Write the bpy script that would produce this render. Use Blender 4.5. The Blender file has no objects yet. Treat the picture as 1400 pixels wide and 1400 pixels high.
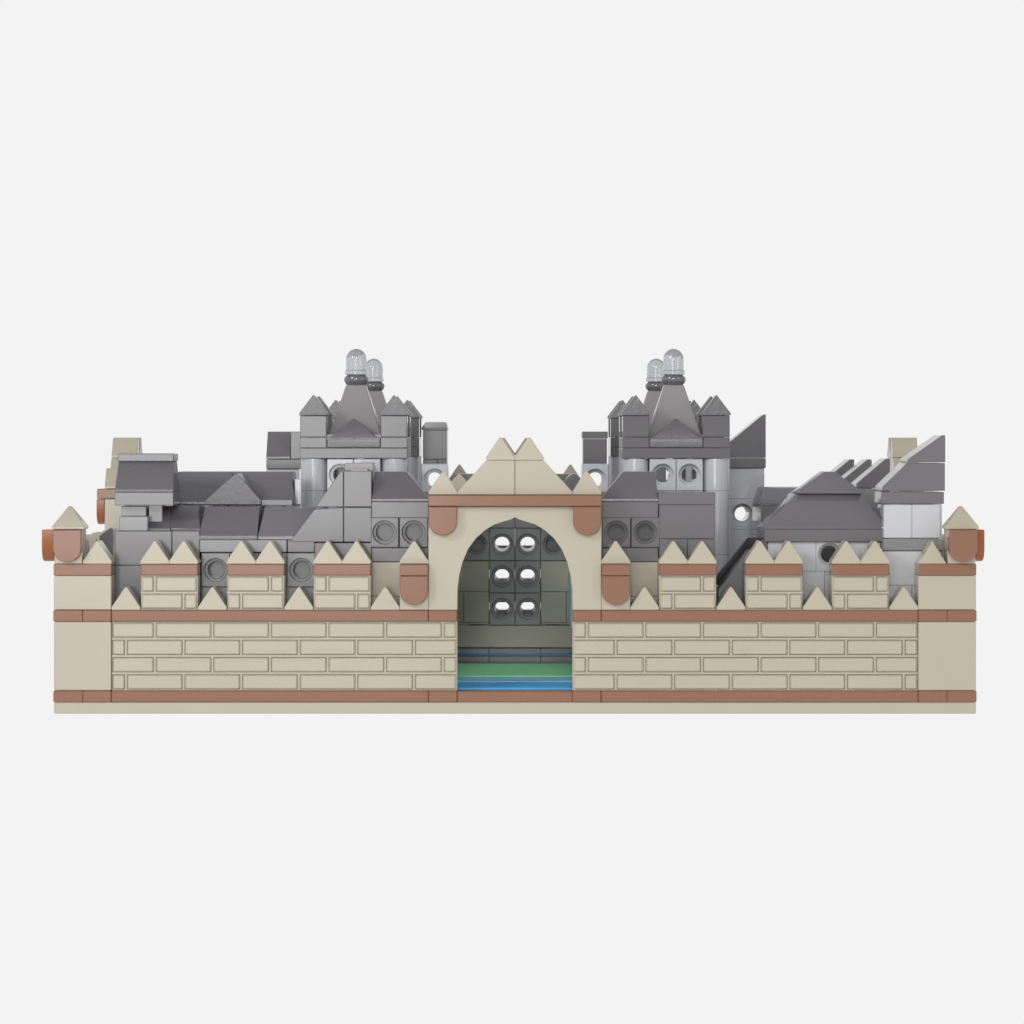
import bpy, bmesh, math
from mathutils import Vector
U=0.008; D=105.0; S0=39.4; HZ=9.54; CX=704.0; HY=600.0
sc=bpy.context.scene; col=sc.collection
# ---------- layout: studs. x right, d = depth behind the front face, h = height ----------
def PX(px,d): return (px-CX)/S0*(D+d)/D
def PH(py,d): return HZ-(py-HY)/S0*(D+d)/D
# ---------- materials ----------
def mat(name,c,rough=0.3,bump=0.0,bscale=60,var=0.03,coat=0.0,trans=0.0,ior=1.5,alpha=1):
    m=bpy.data.materials.new(name); m.use_nodes=True; n=m.node_tree.nodes; l=m.node_tree.links
    b=n['Principled BSDF']; b.inputs['Roughness'].default_value=rough; b.inputs['IOR'].default_value=ior
    b.inputs['Transmission Weight'].default_value=trans; b.inputs['Coat Weight'].default_value=coat
    tc=n.new('ShaderNodeTexCoord'); nz=n.new('ShaderNodeTexNoise'); nz.inputs['Scale'].default_value=55; nz.inputs['Detail'].default_value=2
    l.new(tc.outputs['Object'],nz.inputs['Vector'])
    r=n.new('ShaderNodeMix'); r.data_type='RGBA'
    r.inputs['A'].default_value=(*[x*(1-var) for x in c],1); r.inputs['B'].default_value=(*[min(1,x*(1+var)) for x in c],1)
    l.new(nz.outputs['Fac'],r.inputs['Factor']); l.new(r.outputs['Result'],b.inputs['Base Color'])
    rr=n.new('ShaderNodeMapRange'); rr.inputs['To Min'].default_value=rough*0.8; rr.inputs['To Max'].default_value=rough*1.2
    l.new(nz.outputs['Fac'],rr.inputs['Value']); l.new(rr.outputs['Result'],b.inputs['Roughness'])
    if bump:
        n2=n.new('ShaderNodeTexNoise'); n2.inputs['Scale'].default_value=bscale/U/10; n2.inputs['Detail'].default_value=3
        bp=n.new('ShaderNodeBump'); bp.inputs['Strength'].default_value=bump; bp.inputs['Distance'].default_value=0.0002
        l.new(tc.outputs['Object'],n2.inputs['Vector']); l.new(n2.outputs['Fac'],bp.inputs['Height']); l.new(bp.outputs['Normal'],b.inputs['Normal'])
    return m
TAN=mat('tan_plastic',(.428,.387,.302),.2)
BRN=mat('brown_plastic',(.235,.115,.07),.16)
BRN_LIT=mat('side_lit_brown_plastic',(.27,.08,.02),.12)  # same brown plastic, with white side light painted in as a redder colour
DG=mat('dark_grey_plastic',(.140,.135,.141),.13,ior=1.56)
RG=mat('rough_dark_grey_plastic',(.115,.110,.116),.28,bump=.3,bscale=60,ior=1.56)
MG=mat('mid_grey_plastic',(.22,.217,.223),.13,ior=1.54)
PG=mat('panel_grey_plastic',(.27,.262,.262),.2)
LG=mat('light_grey_plastic',(.52,.525,.545),.08)
XG=mat('black_grey_plastic',(.03,.03,.034),.2)
BLU=mat('blue_plastic',(.03,.46,1.0),.3)
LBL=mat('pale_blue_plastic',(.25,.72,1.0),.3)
GRN=mat('green_plastic',(.36,1.0,.50),.5)
DBL=mat('deep_blue_plastic',(.04,.14,.34),.3)
GLS=mat('milky_clear_plastic',(.62,.63,.655),.12,var=.02,trans=.6)
# ---------- mesh collector ----------
WO={}
class MB:
    def __init__(s): s.bm=bmesh.new()
    def _add(s,b,bev):
        bmesh.ops.recalc_face_normals(b,faces=b.faces)
        if bev: bmesh.ops.bevel(b,geom=list(b.edges),offset=bev,segments=1,affect='EDGES',clamp_overlap=True)
        me=bpy.data.meshes.new('t'); b.to_mesh(me); s.bm.from_mesh(me); bpy.data.meshes.remove(me); b.free()
    def hull(s,pts,bev=.022):        # pts: (x,d,h)
        b=bmesh.new()
        for p in pts: b.verts.new((p[0],p[1]-16,p[2]))
        g=bmesh.ops.convex_hull(b,input=b.verts)
        un=[v for v in b.verts if not v.link_faces]
        for v in un: b.verts.remove(v)
        bmesh.ops.dissolve_limit(b,angle_limit=.02,verts=b.verts,edges=b.edges)
        s._add(b,bev)
    def box(s,x0,x1,d0,d1,h0,h1,bev=.022):
        s.hull([(x,d,h) for x in(x0,x1) for d in(d0,d1) for h in(h0,h1)],bev)
    def prism(s,prof,d0,d1,bev=.022):  # prof (x,h) outline, may be concave
        b=bmesh.new()
        f=[b.verts.new((x,d0-16,h)) for x,h in prof]; k=[b.verts.new((x,d1-16,h)) for x,h in prof]
        b.faces.new(f); b.faces.new(k[::-1]); n=len(prof)
        for i in range(n): b.faces.new((f[i],k[i],k[(i+1)%n],f[(i+1)%n]))
        s._add(b,bev)
    def row(s,x0,x1,d0,d1,h0,h1,step,off=0,bev=.022):
        xs=[x0]; x=x0+(off or step)
        while x<x1-.05: xs.append(x); x+=step
        xs.append(x1)
        for a,c in zip(xs,xs[1:]): s.box(a+.004,c-.004,d0,d1,h0+.003,h1-.003,bev)
        if x1-x0>.5 and d1-d0>.5 and h1-h0>.2: s.box(x0+.1,x1-.1,d0+.15,d1-.15,h0-.02,h1-.05,0)
    def wall(s,x0,x1,d0,d1,h0,h1,step=2,bev=.022):  # stacked bricks of 1.2 from the top down
        h=h1; i=0
        while h>h0+.01:
            lo=max(h0,h-1.2); s.row(x0,x1,d0,d1,lo,h,step,(step/2 if i%2 else 0),bev); h=lo; i+=1
    def lathe(s,x,d,prof,n=32,bev=0): # prof (r,h) bottom to top
        b=bmesh.new(); rings=[]
        for r,h in prof:
            if r<1e-5: rings.append([b.verts.new((x,d-16,h))])
            else: rings.append([b.verts.new((x+r*math.cos(2*math.pi*i/n),d-16+r*math.sin(2*math.pi*i/n),h)) for i in range(n)])
        for a,c in zip(rings,rings[1:]):
            for i in range(n):
                j=(i+1)%n
                if len(a)==1: b.faces.new((a[0],c[j],c[i]))
                elif len(c)==1: b.faces.new((a[i],a[j],c[0]))
                else: b.faces.new((a[i],a[j],c[j],c[i]))
        if len(rings[0])>1: b.faces.new(rings[0][::-1])
        if len(rings[-1])>1: b.faces.new(rings[-1])
        s._add(b,bev)
    def hole(s,xc,hc,w,h,d0,d1,blind=False,r1=.40,r2=.30,n=32):
        b=bmesh.new()
        def rect(d,k=1.0,z=0):
            o=[]
            for i in range(n):
                a=2*math.pi*i/n; c,q=math.cos(a),math.sin(a); m=max(abs(c),abs(q))
                o.append(b.verts.new((xc+c/m*(w/2-z),d-16,hc+q/m*(h/2-z))))
            return o
        def circ(d,r): return [b.verts.new((xc+r*math.cos(2*math.pi*i/n),d-16,hc+r*math.sin(2*math.pi*i/n))) for i in range(n)]
        L=[rect(d0+.025),rect(d0,z=.025),circ(d0,r1+.03),circ(d0+.03,r1),circ(d0+.3,r1),circ(d0+.3,r2+.02),circ(d0+.32,r2)]
        if blind: L+= [circ(d0+.8,r2)]
        else: L+=[circ(d1-.16,r2),circ(d1-.16,r1),circ(d1,r1),rect(d1)]
        for a,c in zip(L,L[1:]):
            for i in range(n): b.faces.new((a[i],a[(i+1)%n],c[(i+1)%n],c[i]))
        if blind:
            b.faces.new(L[-1]); k=rect(d1); L.append(k); b.faces.new(k)
        a,c=L[0],L[-1]
        for i in range(n): b.faces.new((a[i],c[i],c[(i+1)%n],a[(i+1)%n]))
        s._add(b,0)
    def build(s,name,m,parent):
        bm=s.bm
        xs=[v.co.x for v in bm.verts]; ys=[v.co.y for v in bm.verts]; zs=[v.co.z for v in bm.verts]
        o0=Vector(((min(xs)+max(xs))/2,(min(ys)+max(ys))/2,min(zs)))
        for v in bm.verts: v.co=(v.co-o0)*U
        me=bpy.data.meshes.new(name); bm.to_mesh(me); bm.free()
        me.materials.append(m)
        for p in me.polygons: p.use_smooth=True
        me.set_sharp_from_angle(angle=math.radians(32))
        o=bpy.data.objects.new(name,me); col.objects.link(o)
        WO[o]=o0*U; o.parent=parent; o.location=o0*U-WO[parent]
        return o
def kids(o): return [c for c in list(col.objects) if c.parent==o]
castle=bpy.data.objects.new('toy_castle',None); col.objects.link(castle); WO[castle]=Vector((0,0,0))
castle['label']='tan and grey toy castle built of plastic bricks with walls, arched gate and glass-topped towers'
castle['category']='toy castle'
G=.8
# ---------- base ----------
m=MB(); m.box(-16,16,0,32,0,.395,.03); m.build('base_plate',TAN,castle)
m=MB(); 
for i in range(-14,14,4):
    for j in range(2,30,4):
        if -2<=i+1<2 or -2<i+3<=2: continue
        m.box(i,i+4,j,j+4,.4,.78,.02)
m.box(-2,2,11,29.5,.4,.78,.02)
m.build('floor_plates',DG,castle)
m=MB(); m.box(-2.25,2.25,1.05,5.85,.4,.82,.01)
w=m.build('water_channel',BLU,castle)
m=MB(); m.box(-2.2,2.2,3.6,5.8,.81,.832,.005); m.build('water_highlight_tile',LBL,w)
m=MB(); m.box(-2.25,2.25,5.9,11.9,.4,.86,.01); m.build('green_strip',GRN,castle)
# ---------- wall side (front one, later copied to the other sides) ----------
def stones(m,x0,x1,h0,d=0,mirror=False,rows=4):
    m.box(x0+.01,x1-.01,d+.045,d+.3,h0,h0+.04,.012); m.box(x0+.01,x1-.01,d+.045,d+.3,h0+rows*.6-.04,h0+rows*.6,.012)
    for r in range(rows):
        a=-13.5 if (rows-r)%2==0 else -12.5     # joint phase per course
        a=abs(a) if mirror else a
        js=[a+2*k for k in range(-20,20)]
        js=[x0]+[j for j in js if x0+.1<j<x1-.1]+[x1]
        hh=h0+r*.6
        if r: m.box(x0+.01,x1-.01,d+.04,d+.3,hh-.04,hh+.04,.012)
        for p,q in zip(js,js[1:]):
            m.box(p+.06,q-.06,d-.01,d+.3,hh+.06,hh+.54,.04)
            if q<x1: m.box(q-.04,q+.04,d+.043,d+.3,hh+.03,hh+.57,.012)
GAB=lambda x0,h,w=1,t=.8,lip=.1:[(x0,h),(x0+w,h),(x0+w,h+lip),(x0+w/2+.035,h+t-.01),(x0+w/2-.035,h+t-.01),(x0,h+lip)]
def shield_prof(x0,top,tall,w=1):
    r=w/2-.01; c=x0+w/2; b=top-tall
    p=[(x0+.01,top),(x0+w-.01,top)]
    for i in range(0,17):
        a=-math.pi*i/16; p.append((c+r*math.cos(a),b+r+r*math.sin(a)))
    return p[::-1]
def side_wall():
    W=[]
    for sgn in(-1,1):
        m=MB()
        x0,x1=(-14,-2) if sgn<0 else (2,14)
        for k in range(6): m.box(x0+2*k,x0+2*k+2,.12,.98,.8,3.2,.02)
        stones(m,x0,x1,.8,0,sgn>0)
        w=m.build('curtain_wall',TAN,castle); W.append(w)
        for (h0,h1) in((.4,.8),(3.2,3.6)):
            m=MB()
            m.box(min(sgn*3,sgn*14),max(sgn*3,sgn*14)-.008,-.02,1,h0+.006,h1-.006,.03); m.box(min(sgn*2,sgn*3),max(sgn*2,sgn*3)-.01,-.02,1,h0+.006,h1-.006,.03)
            m.build('trim_plate',BRN,w)
        for a in((-13,-10,-7) if sgn<0 else (5,8,11)):
            m=MB(); m.box(a+.01,a+1.99,.12,.98,3.6,4.8,.02); stones(m,a,a+2,3.6,0,a>0,2); me=m.build('merlon',TAN,w)
            m=MB(); m.box(a+.01,a+1.99,-.01,1,4.8,5.19,.03); m.build('merlon_cap',BRN,w)
            for q in(0,1):
                m=MB(); m.prism(GAB(a+q,5.2),0,1,.018); m.build('merlon_tile',TAN,w)
        a=-4 if sgn<0 else 3
        m=MB(); m.box(a,a+1,.02,1,3.6,4.8,.02); m.build('merlon',TAN,w)
        m=MB(); m.box(a+.01,a+.99,-.25,1,4.8,5.19,.02); m.build('merlon_cap',BRN,w)
        m=MB(); m.prism(GAB(a,5.2),0,1,.018); m.build('merlon_tile',TAN,w)
        m=MB(); m.prism(shield_prof(a,4.79,1.0),-.3,.015,.03); m.build('shield',BRN,w)
        for a in((-14,-11,-8,-5) if sgn<0 else (4,7,10,13)):
            m=MB(); m.prism(GAB(a,3.6),0,1,.018); m.build('crenel_tile',TAN,w)
    # gatehouse
    half=[(2,3.6),(1.99,4.3),(1.93,4.8),(1.82,5.25),(1.62,5.72),(1.36,6.08),(1.05,6.36),(.72,6.56),(.38,6.67),(.14,6.74)]
    prof=[(-3,3.6),(-3,7.19),(3,7.19),(3,3.6)]+half+[(0,6.82)]+[(-x,h) for x,h in half[::-1]]
    m=MB(); m.prism(prof[::-1],0,1,.02); g=m.build('gatehouse',TAN,castle)
    m=MB(); m.box(-2,2,.0,1,.4,.78,.03); m.build('threshold',BRN,g)
    m=MB(); m.box(-3,3,-.3,1,7.205,7.59,.03); m.build('trim_plate',BRN,g)
    for a in(-3,2):
        m=MB(); m.prism(shield_prof(a,7.19,1.0),-.32,-.005,.03); m.build('shield',BRN,g)
        m=MB(); m.prism(GAB(a,7.6),0,1,.018); m.build('gate_tile',TAN,g)
    m=MB()
    m.prism([(-2,7.6),(-.008,7.6),(-.008,8.79),(-1,8.79),(-2,7.7)],0,1,.02); m.prism([(.008,7.6),(2,7.6),(2,7.7),(1,8.79),(.008,8.79)],0,1,.02)
    m.box(-.1,.1,.2,.9,7.6,8.7,0)
    m.build('gable',TAN,g)
    for a in(-1,0):
        m=MB(); m.prism(GAB(a,8.8),0,1,.018); m.build('gate_tile',TAN,g)
    # corner at left end (the other corner comes with the next side's copy)
    m=MB(); m.box(-16,-14.01,0,2,.81,3.19,.025); m.box(-16,-14.01,.0,2,3.61,4.79,.025); m.box(-15.98,-15.02,.02,.98,5.2,6.4,.02)
    c=m.build('corner_block',TAN,castle)
    for h0 in(.4,3.2):
        m=MB(); m.box(-16.02,-15,-.02,1,h0,h0+.4,.03); m.box(-15,-14.01,-.02,2,h0,h0+.4,.03); m.box(-16.02,-15,1,2,h0,h0+.4,.03); m.build('trim_plate',BRN,c)
    m=MB(); m.box(-16.01,-14.01,-.01,1.99,4.8,5.2,.02); m.build('merlon_cap',BRN,c)
    m=MB(); m.prism(GAB(-15,5.2),0,1,.018); m.build('merlon_tile',TAN,c)
    m=MB(); m.hull([(-15.99,1.01,5.2),(-15.01,1.01,5.2),(-15.99,1.99,5.2),(-15.01,1.99,5.2),(-15.99,1.5,6),(-15.01,1.5,6)],.02); m.build('merlon_tile',TAN,c)
    m=MB(); m.prism(shield_prof(-16,6.39,1.12),-.3,.015,.03); c1=m.build('shield',BRN,c)
    m=MB(); q=shield_prof(0,6.39,1.12)
    b=[( -16.42,x,h) for x,h in q]+[(-16.0,x,h) for x,h in q]; m.hull(b,.02); c2=m.build('shield',BRN,c)
    c1['turn']=0; c2['turn']=1
    m=MB(); m.hull([(-15.5+a*.56,.47+b*.56,h) for a in(-1,1) for b in(-1,1) for h in(6.4,6.5)]+[(-15.5+a*.05,.47+b*.05,7.2) for a in(-1,1) for b in(-1,1)],.02); m.build('turret_tile',TAN,c)
    return W+[g,c]
src=side_wall()
def orange(o):  # gives side-facing shields the brown with side light painted in
    o.material_slots[0].link='OBJECT'; o.material_slots[0].material=BRN_LIT
    o['label']='brown rounded bracket on the side face, side light painted into its colour'
for k in(1,2,3):
    a=k*math.pi/2
    for s in src:
        r=s.copy(); col.objects.link(r); r.parent=castle
        v=s.location.copy(); r.location=(v.x*math.cos(a)-v.y*math.sin(a), v.x*math.sin(a)+v.y*math.cos(a), v.z); r.rotation_euler=(0,0,a)
        for ch in kids(s):
            d=ch.copy(); col.objects.link(d); d.parent=r
            if ch.name.startswith('shield') and (ch.get('turn',0)+k)%2==1: orange(d)
for o in list(col.objects):
    if o.get('turn') is not None:
        if o['turn']==1 and o.parent==src[-1]: orange(o)
        del o['turn']
# ---------- towers ----------
def tower(cx,d0,front):
    m=MB(); x0,x1=cx-2,cx+2; d1=d0+4
    m.box(x0,x1,d0,d1,8.81,9.195,.022); m.wall(x0+.5,x1-.5,d0+.5,d1-.5,G,7.6,1.5)
    m.row(x0,x1,d0,d1,9.2,9.6,1); m.box(x0+.2,x1-.2,d0+.2,d1-.2,9.0,9.7,0)
    t=m.build('tower',DG,castle)
    for a in(x0+.5,x1-.5):
        for d in(d0+.5,d1-.5):
            m=MB(); m.lathe(a,d,[(.47,G),(.49,G+.03),(.49,5.2),(.46,5.22),(.49,5.24),(.49,7.58),(.46,7.6),(.49,7.62),(.49,8.8)])
            m.build('column',LG,t)
    m=MB()
    if front:
        for a in(cx-.5,cx+.5): m.hole(a,8.2,.98,1.18,d0+.05,d0+1.9,r2=.28)
        m.box(cx-.99,cx+.99,d0+.04,d0+.45,6.4,7.58)
        s=1 if cx>0 else -1
        m.box(min(cx,cx+s*.46),max(cx,cx+s*.46),d0+2.0,d0+2.9,7.6,8.8); m.box(min(cx+s*.72,cx+s*.95),max(cx+s*.72,cx+s*.95),d0+2.0,d0+2.9,7.6,8.8)
    else: m.box(cx-.4,cx+.4,d0+1.5,d0+2.5,7.6,8.8)
    m.build('hole_panel',LG,t)
    for a in(x0,x1-1):
        for d in(d0,d1-1):
            m=MB(); m.box(a+.01,a+.99,d,d+1,9.605,10.4,.025); q=m.build('turret',DG,t)
            m=MB(); m.hull([(a-.02,d-.02,10.41),(a+1.02,d-.02,10.41),(a-.02,d+1.02,10.41),(a+1.02,d+1.02,10.41),(a-.02,d-.02,10.5),(a+1.02,d-.02,10.5),(a-.02,d+1.02,10.5),(a+1.02,d+1.02,10.5),(a+.5,d+.0,11.18),(a+.5,d+1,11.18)],.015)
            m.build('turret_roof',RG,t)
    for sd in(0,1):   # dormers front and rear
        f=d0-.02 if sd==0 else d1+.02; bk=d0+1 if sd==0 else d1-1
        m=MB(); m.hull([(x0+1.02,f,9.22),(x1-1.02,f,9.22),(x0+1.02,f,9.5),(x1-1.02,f,9.5),(x0+1.02,bk,9.22),(x1-1.02,bk,9.22),(x0+1.02,bk,9.5),(x1-1.02,bk,9.5),(cx-.04,f+(bk-f)*.3,10.3),(cx+.04,f+(bk-f)*.3,10.3),(cx,bk,10.3)],.02)
        m.build('dormer',RG,t)
    m=MB(); c=d0+2
    m.hull([(cx+a*1.0,c+b*1.0,9.62) for a in(-1,1) for b in(-1,1)]+[(cx+a*.37,c+b*.37,11.58) for a in(-1,1) for b in(-1,1)],.04)
    m.build('spire',PG,t)
    m=MB(); m.lathe(cx,c,[(.30,11.55),(.38,11.6),(.45,11.7),(.47,11.79),(.44,11.88),(.36,11.93),(.34,11.97)]); m.build('collar',DG,t)
    m=MB(); m.lathe(cx,c,[(.36,11.96),(.43,11.98),(.43,12.12),(.39,12.14),(.39,12.55)]+[(.39*math.cos(i*math.pi/16),12.55+.40*math.sin(i*math.pi/16)) for i in range(1,8)]+[(0,12.95)]); m.build('glass_dome',GLS,t)
for cx in(-6,6):
    for d in(7.5,21.5): tower(cx,d,d<10)
# ---------- helpers for houses, reading widths off the facade at its own depth ----------
def R(px0,px1,py0,py1,d): return PX(px0,d),PX(px1,d),PH(py1,d),PH(py0,d)   # x0,x1,hlow,htop
def fbox(m,px0,px1,py0,py1,d,t,bev=.022,brick=None):
    x0,x1,h0,h1=R(px0,px1,py0,py1 if py1 else 800,d)
    if py1 is None: h0=G
    if brick: m.wall(x0,x1,d,d+t,h0,h1,brick,bev)
    else: m.box(x0,x1,d,d+t,h0,h1,bev)
def fpr(m,pts,d,t,bev=.022): m.prism([(PX(a,d),PH(b,d)) for a,b in pts],d,d+t,bev)
def slope(m,d,b0,b1,yb,t0,t1,yt,run,back,lip=4,bev=.022):
    e=d+run
    P=[(PX(b,d),d,PH(yb,d)) for b in(b0,b1)]+[(PX(b,d),d,PH(yb-lip,d)) for b in(b0,b1)]
    P+=[(PX(t,e),e,PH(yt,e)) for t in(t0,t1)]+[(PX(t,e),d+back,PH(yt,e)) for t in(t0,t1)]+[(PX(b,d),d+back,PH(yb,d)) for b in(b0,b1)]
    m.hull(P,bev)
def new(): return MB()
# House A, far left
m=new(); fbox(m,157,273,726,None,1.1,2.6,brick=2); A=m.build('house',DG,castle)
m=new(); fbox(m,163,202,706,726,1.3,1.6); fbox(m,166,200,692,706,1.6,1.2); fbox(m,203,222,690,726,1.9,1.2); m.build('upper_storey',MG,A)
m=new(); fbox(m,157,237,673,691,1.1,2.1); m.build('cornice',DG,A)
m=new(); slope(m,1.1,157,237,673,162,236,631,.7,2.1); m.build('roof',RG,A)
m=new(); x0,x1,h0,h1=R(161,237.5,620,631,1.75); m.box(x0,x1,1.75,3.2,h0,h1,.03); m.build('ridge_plate',DG,A)
m=new(); slope(m,1.6,192,233,726,207,233,692,1.0,1.6); slope(m,1.6,233.3,274,726,233.3,272,692,1.0,1.6); m.build('roof',RG,A)
# House B row
m=new(); fbox(m,273,392,738,755,1.1,2); x0=PX(273,1.1)
m.box(-11,-7,1.13,2.2,G,4.34); m.row(-10,-8,1.12,2.2,4.34,5.54,1)
B=m.build('house',MG,castle)
for c in(-10.5,-7.5):
    m=new(); m.hole(c,4.94,.99,1.19,1.1,2.0,blind=True); m.build('hole_panel',MG,B)
m=new(); fbox(m,393,430,738,755,1.1,2); m.build('band',DG,B)
m=new(); slope(m,1.1,271,352,738,281,355,693,.9,2.4,6); m.build('roof',RG,B)
m=new(); slope(m,1.12,352.5,428,738,362,429,694,.9,2.4,6); m.build('roof',DG,B)
m=new(); fbox(m,236,402,690,None,3.6,3.4,brick=2); fbox(m,357,400,683,691,3.3,1); BM=m.build('house',DG,castle)
m=new(); slope(m,3.6,236,318,690,243,318,645,1.6,3.4,5); slope(m,3.6,318.3,402,690,318.3,399,645,1.6,3.4,5); m.build('roof',RG,BM)
m=new(); fpr(m,[(280,690),(357,690),(357,684),(325,648),(321,648),(280,684)],3.1,2.2,.02); m.build('dormer',RG,BM)
m=new(); fbox(m,403,412,655,690,4.5,1.5); m.build('end_block',LG,BM)
# House C (stepped slope beside the gate) 
m=new(); fbox(m,430,508,742,None,1.1,2.4,brick=2)
fpr(m,[(396,741),(430,696),(469.5,694),(469.5,741)],1.08,2.4); fpr(m,[(470,741),(470,694),(508,694),(508,741)],1.08,2.4)
C=m.build('house',DG,castle)
m=new(); fpr(m,[(431,693),(466,644),(469.5,644),(469.5,693)],1.1,2.4); fpr(m,[(470,693),(470,644),(508,644),(508,693)],1.1,2.4); m.build('upper_storey',DG,C)
m=new(); fbox(m,471,510,633,644,1.6,1.5); fbox(m,478,503,640,648,1.3,1.0); m.build('chimney_block',PG,C)
def gate_house(s):
    q=(lambda a:a) if s<0 else (lambda a:2*CX-a)
    o=lambda a,b:(min(q(a),q(b)),max(q(a),q(b)))
    m=new(); a,b=o(508,586); fbox(m,a,b,686,708,1.1,2.2); 
    for pc in(525.5,565.5): m.hole(PX(q(pc),1.1),PH(728,1.1),.995,PH(708,1.1)-PH(749,1.1),1.1,3.2,blind=True)
    fbox(m,a,b,749,768,1.1,2.2); g=m.build('house',DG,castle)
    m=new(); fbox(m,a,b,768.5,None,1.1,2.2,brick=2); m.build('foundation',TAN,g)
    m=new(); lo=o(508,587); hi=o(512,556)
    slope(m,1.1,lo[0],lo[1],686,hi[0],hi[1],645,.8,2.2,4); m.build('roof',RG,g)
gate_house(-1); gate_house(1)
# box beside the right gate house
m=new(); fbox(m,901,978,690,None,1.1,2.5,brick=2); K=m.build('house',DG,castle)
m=new(); fbox(m,900,978,673,690,1.1,2.5); m.build('flat_roof',DG,K)
m=new(); fpr(m,[(982,835),(982,806),(1024,752),(1030,752),(1030,835)],1.3,1.0,.02); m.build('buttress',DG,K)
m=new(); fpr(m,[(980,800),(980,790),(1022,735),(1040,735),(1040,800)],3.2,.8,.02); m.build('buttress',XG,K)
# House E
m=new(); d=1.6
hc=PH(758,d); xc=PX(1135,d); x0,x1=PX(1050,d),PX(1204,d)
m.box(x0,xc-.5,d,d+3,hc-.6,PH(740,d)); m.hole(xc,hc,1,1.2,d,d+1,blind=False); m.box(xc+.5,x1,d,d+3,hc-.6,PH(740,d))
m.wall(x0,x1,d,d+3,G,hc-.6,2); E=m.build('house',LG,castle)
m=new(); fbox(m,1045,1213,724,741,1.45,3.3); m.build('cornice',DG,E)
m=new(); slope(m,1.47,1045,1213,724,1089,1178,675,.8,3.3,4); m.build('roof',DG,E)
m=new(); slope(m,2.1,1089,1178,675,1128,1142,645,.5,2.4,3,.02); m.build('gable',DG,E)
m=new(); fbox(m,1040,1110,690,None,8,4,brick=2); E2=m.build('house',DG,castle)
m=new(); slope(m,8,1040,1110,692,1044,1108,667,1.2,4,4); m.build('roof',RG,E2)
# saw-tooth roofs
for i,(xr,yt,dd) in enumerate(((1168,628,13),(1192,628,9.5),(1217,627,6))):
    m=new(); fbox(m,xr-46,xr,668,None,dd,1.8,brick=2); q=m.build('house',MG,castle)
    m=new(); fpr(m,[(xr-46,667),(xr-46,661),(xr-6,yt),(xr,yt),(xr,667)],dd,1.8,.03); m.build('roof',DG,q)
# House F, tall right
m=new(); x0,x1=PX(1208,1.1),14.98
m.row(x0,x1,1.1,3.1,6.06,7.24,1); m.wall(x0,x1,1.1,3.1,G,5.6,2); F=m.build('house',LG,castle)
m=new(); m.box(x0-.03,14.99,1.08,3.1,5.62,6.04); m.build('cornice',MG,F)
m=new(); m.box(x0-.08,15.04,1.06,3.1,7.26,7.68); m.build('cornice',DG,F)
m=new(); fpr(m,[(1206,671),(1206,666),(1240,633),(1292,633),(1292,671)],1.06,2.1); m.build('roof',DG,F)
m=new(); fpr(m,[(1241,632),(1241,628),(1288,595),(1292.5,595),(1292.5,632)],1.06,2.1); m.build('roof',DG,F)
# side bits over the left corner
m=new(); fpr(m,[(116,790),(116,748),(150,722),(154,722),(154,790)],4.5,1.2,.02); m.build('ramp',DG,castle)
# flank blocks by the rear towers
m=new(); fbox(m,364,409,641,None,19,3,brick=2); f=m.build('house',LG,castle)
m=new(); fbox(m,364,411,628,641,18.9,3); slope(m,18.9,364,397,627.7,366,397,590,.8,3,5); fbox(m,397.3,411,590,627.7,18.9,3); m.build('roof',DG,f)
m=new(); fbox(m,604,611,640,None,19,2); f=m.build('house',LG,castle)
m=new(); fbox(m,578,611,588,640,18.9,2.6,brick=1.2); slope(m,18.9,576,612,588,582,610,577,.8,2.6,3); m.build('roof',DG,f)
m=new(); fbox(m,797,804,640,None,19,2); f=m.build('house',LG,castle)
m=new(); fbox(m,797,830,600,640,18.9,2.6,brick=1.2); fbox(m,796,831,590,599.7,18.9,2.6); m.build('roof',DG,f)
m=new(); d=14; xc=PX(1015,d); hc=PH(703,d); x0,x1=PX(999,d),PX(1045,d)
m.hole(xc,hc,1,1.2,d,d+2.2,r2=.28); m.box(xc+.5,x1,d,d+1,hc-.6,hc+.6); m.box(xc-.5,x1,d,d+1,hc+.6,PH(640,d)); m.wall(xc-.5,x1,d,d+1,G,hc-.6,1); f=m.build('house',LG,castle)
m=new(); fbox(m,998,1047,626.5,640,13.9,1.6); fpr(m,[(998,626),(998,604),(1042,568),(1047,566),(1047,626)],13.9,1.6); m.build('roof',DG,f)
# blocks with holes next to front towers, small gabled roofs just behind the gatehouse
for s in(-1,1):
    q=(lambda a:a) if s<0 else (lambda a:2*CX-a)
    d=9; xc=PX(q(594),d); hc=PH(656,d); m=new(); m.hole(xc,hc,1,1.2,d,d+2,r2=.28); m.wall(xc-.5,xc+.5,d,d+1,G,hc-.6,1)
    f=m.build('house',LG,castle)
    xi=PX(q(627),6); e=s*4.4
    m=new(); m.row(min(xi-s*.5,e),max(xi-s*.5,e),6,7,7.0,7.6,1.4); m.wall(min(e,e-s),max(e,e-s),6,7,G,7.0,1); f=m.build('house',DG,castle)
    m=new(); m.prism(GAB(xi-.5,7.62,1,.62),6,7,.02); m.build('roof',TAN if s<0 else DG,f)
    xi=PX(q(640),10)
    m=new(); m.row(min(xi-s,e),max(xi-s,e),10,12,6.9,7.6,1.7); m.wall(min(e,e-s),max(e,e-s),10,12,G,6.9,1); f=m.build('house',DG,castle)
    m=new(); m.prism([(xi-1,7.62),(xi+1,7.62),(xi+1,7.8),(xi+.5,8.2),(xi-.5,8.2),(xi-1,7.8)],10,12,.02); m.build('roof',RG,f)
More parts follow.
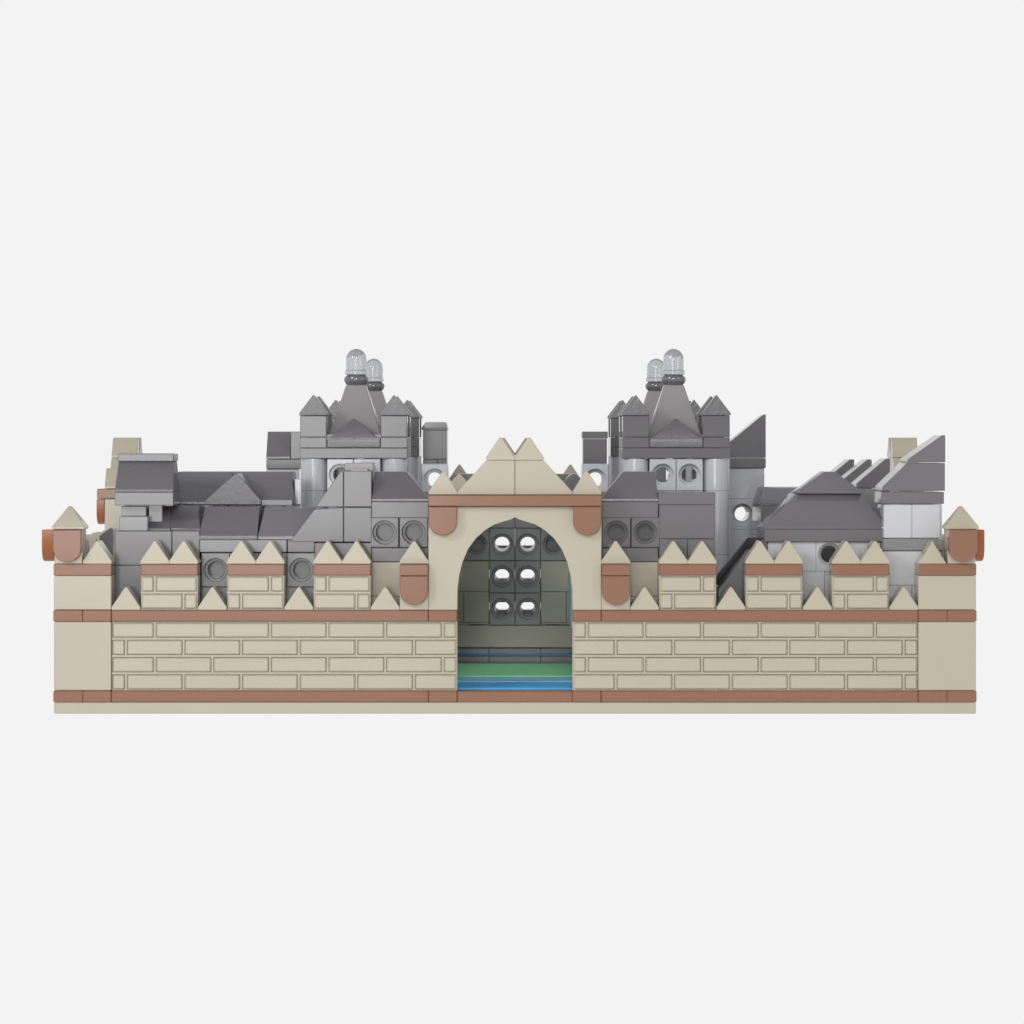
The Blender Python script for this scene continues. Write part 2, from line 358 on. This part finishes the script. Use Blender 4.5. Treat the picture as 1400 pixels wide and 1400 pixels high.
# central keep seen through the gate
m=new()
d=13
for r,hc in enumerate((5.42,4.16,2.90)):
    for c in(-.5,.5): m.hole(c,hc,.992,1.255,d,d+4,r1=.41,r2=.29)
for c in(-1.5,1.5): m.hole(c,5.42,.992,1.255,d,d+1,blind=True)
m.row(-2.3,2.3,d,d+1,6.06,7.2,1.15); m.box(-3,-2.01,d,d+1,4.8,6.05); m.box(2.01,3,d,d+1,4.8,6.05)
K=m.build('keep',PG,castle)
m=new()
for a,b in((-3,-1.01),(1.01,3)): m.wall(a,b,d+.02,d+.9,2.3,4.78,2)
m.wall(-3,3,d-.02,d+1,1.4,2.26,6); m.build('foundation',TAN,K)
m=new(); m.row(-3,3,d-.6,d+1,.8,1.1,2); m.row(-3,3,d-.3,d+1,1.14,1.38,2); m.build('step',MG,K)
m=new(); m.box(-3,3,d-.45,d+.9,1.1,1.2,.005); m.build('blue_strip',DBL,K)
# beams at the rear of the courtyard, partly seen through the holes
m=new(); m.box(-1.9,-1.3,22,23,G,5.6); m.box(1.3,1.9,22,23,G,5.6)
for h in(5.09,3.71,2.39): m.box(-1.3,1.3,22.05,22.9,h-1.03,h-.03,.03)
m.build('rear_lattice',DG,castle)
for s in(-1,1):
    m=new(); 
    for j in range(2): m.box(min(s*2.26,s*2.9),max(s*2.26,s*2.9),5+3.5*j,8.48+3.5*j,.8,2.2)
    m.build('corridor_wall',MG,castle)
m=new(); m.box(2.1,2.2,9,12.9,2.4,4.7,.01); m.build('blue_pane',LBL,castle)
# ---------- studio sweep ----------
m=bpy.data.materials.new('glowing_seamless_white'); m.use_nodes=True; n=m.node_tree.nodes; n.clear()
e=n.new('ShaderNodeEmission'); e.inputs['Color'].default_value=(.896,.896,.896,1); e.inputs['Strength'].default_value=1  # floor glow put in by emission: stays evenly white, takes no shadow
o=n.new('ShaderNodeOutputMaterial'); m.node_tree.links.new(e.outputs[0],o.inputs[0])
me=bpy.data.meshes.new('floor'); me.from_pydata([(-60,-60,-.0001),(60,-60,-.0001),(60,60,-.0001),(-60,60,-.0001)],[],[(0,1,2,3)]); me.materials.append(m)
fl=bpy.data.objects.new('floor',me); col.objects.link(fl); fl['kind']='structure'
w=bpy.data.worlds.new('World'); sc.world=w; w.use_nodes=True; n=w.node_tree.nodes; l=w.node_tree.links
bg=n['Background']; tc=n.new('ShaderNodeTexCoord'); sp=n.new('ShaderNodeSeparateXYZ'); rp=n.new('ShaderNodeValToRGB')
l.new(tc.outputs['Generated'],sp.inputs[0]); l.new(sp.outputs['Z'],rp.inputs[0])
rp.color_ramp.elements[0].position=.22; rp.color_ramp.elements[0].color=(.896,.896,.896,1)
rp.color_ramp.elements[1].position=.75; rp.color_ramp.elements[1].color=(.5,.5,.51,1)
mr=n.new('ShaderNodeMapRange'); mr.inputs['From Min'].default_value=-.95; mr.inputs['From Max'].default_value=-.35
mr.inputs['To Min'].default_value=.4; mr.inputs['To Max'].default_value=1.0; l.new(sp.outputs['Y'],mr.inputs['Value'])
vm=n.new('ShaderNodeVectorMath'); vm.operation='SCALE'; l.new(rp.outputs[0],vm.inputs[0]); l.new(mr.outputs['Result'],vm.inputs['Scale'])
l.new(vm.outputs['Vector'],bg.inputs['Color'])
bg.inputs['Strength'].default_value=1
def area(loc,size,P,tgt=(0,0,.03),c=(1,1,1)):
    L=bpy.data.lights.new('added_softbox','AREA'); L.size=size; L.energy=P; L.color=c
    o=bpy.data.objects.new('added_softbox',L); col.objects.link(o); o.location=loc
    o.rotation_euler=(Vector(tgt)-Vector(loc)).to_track_quat('-Z','Y').to_euler()
area((-.7,-.8,.5),.22,3.4,c=(1,.99,.97)); area((.85,-.8,.3),.3,.8); area((0,-1.2,.40),.2,3.2); area((-.24,-1.3,.14),.38,2.3)  # unseen lamps added: two for the faces, one for gate interior, one for gloss
# ---------- camera ----------
cd=bpy.data.cameras.new('Camera'); cam=bpy.data.objects.new('Camera',cd); col.objects.link(cam)
cam.location=(0,-(16+D)*U,HZ*U); cam.rotation_euler=(math.pi/2,0,0)
cd.sensor_width=36; cd.lens=36*D*S0/1400; cd.shift_x=-4/1400; cd.shift_y=-100/1400
cd.clip_start=.02; cd.clip_end=300
sc.camera=cam
sc.view_settings.view_transform='Standard'; sc.view_settings.look='None'; sc.view_settings.exposure=0
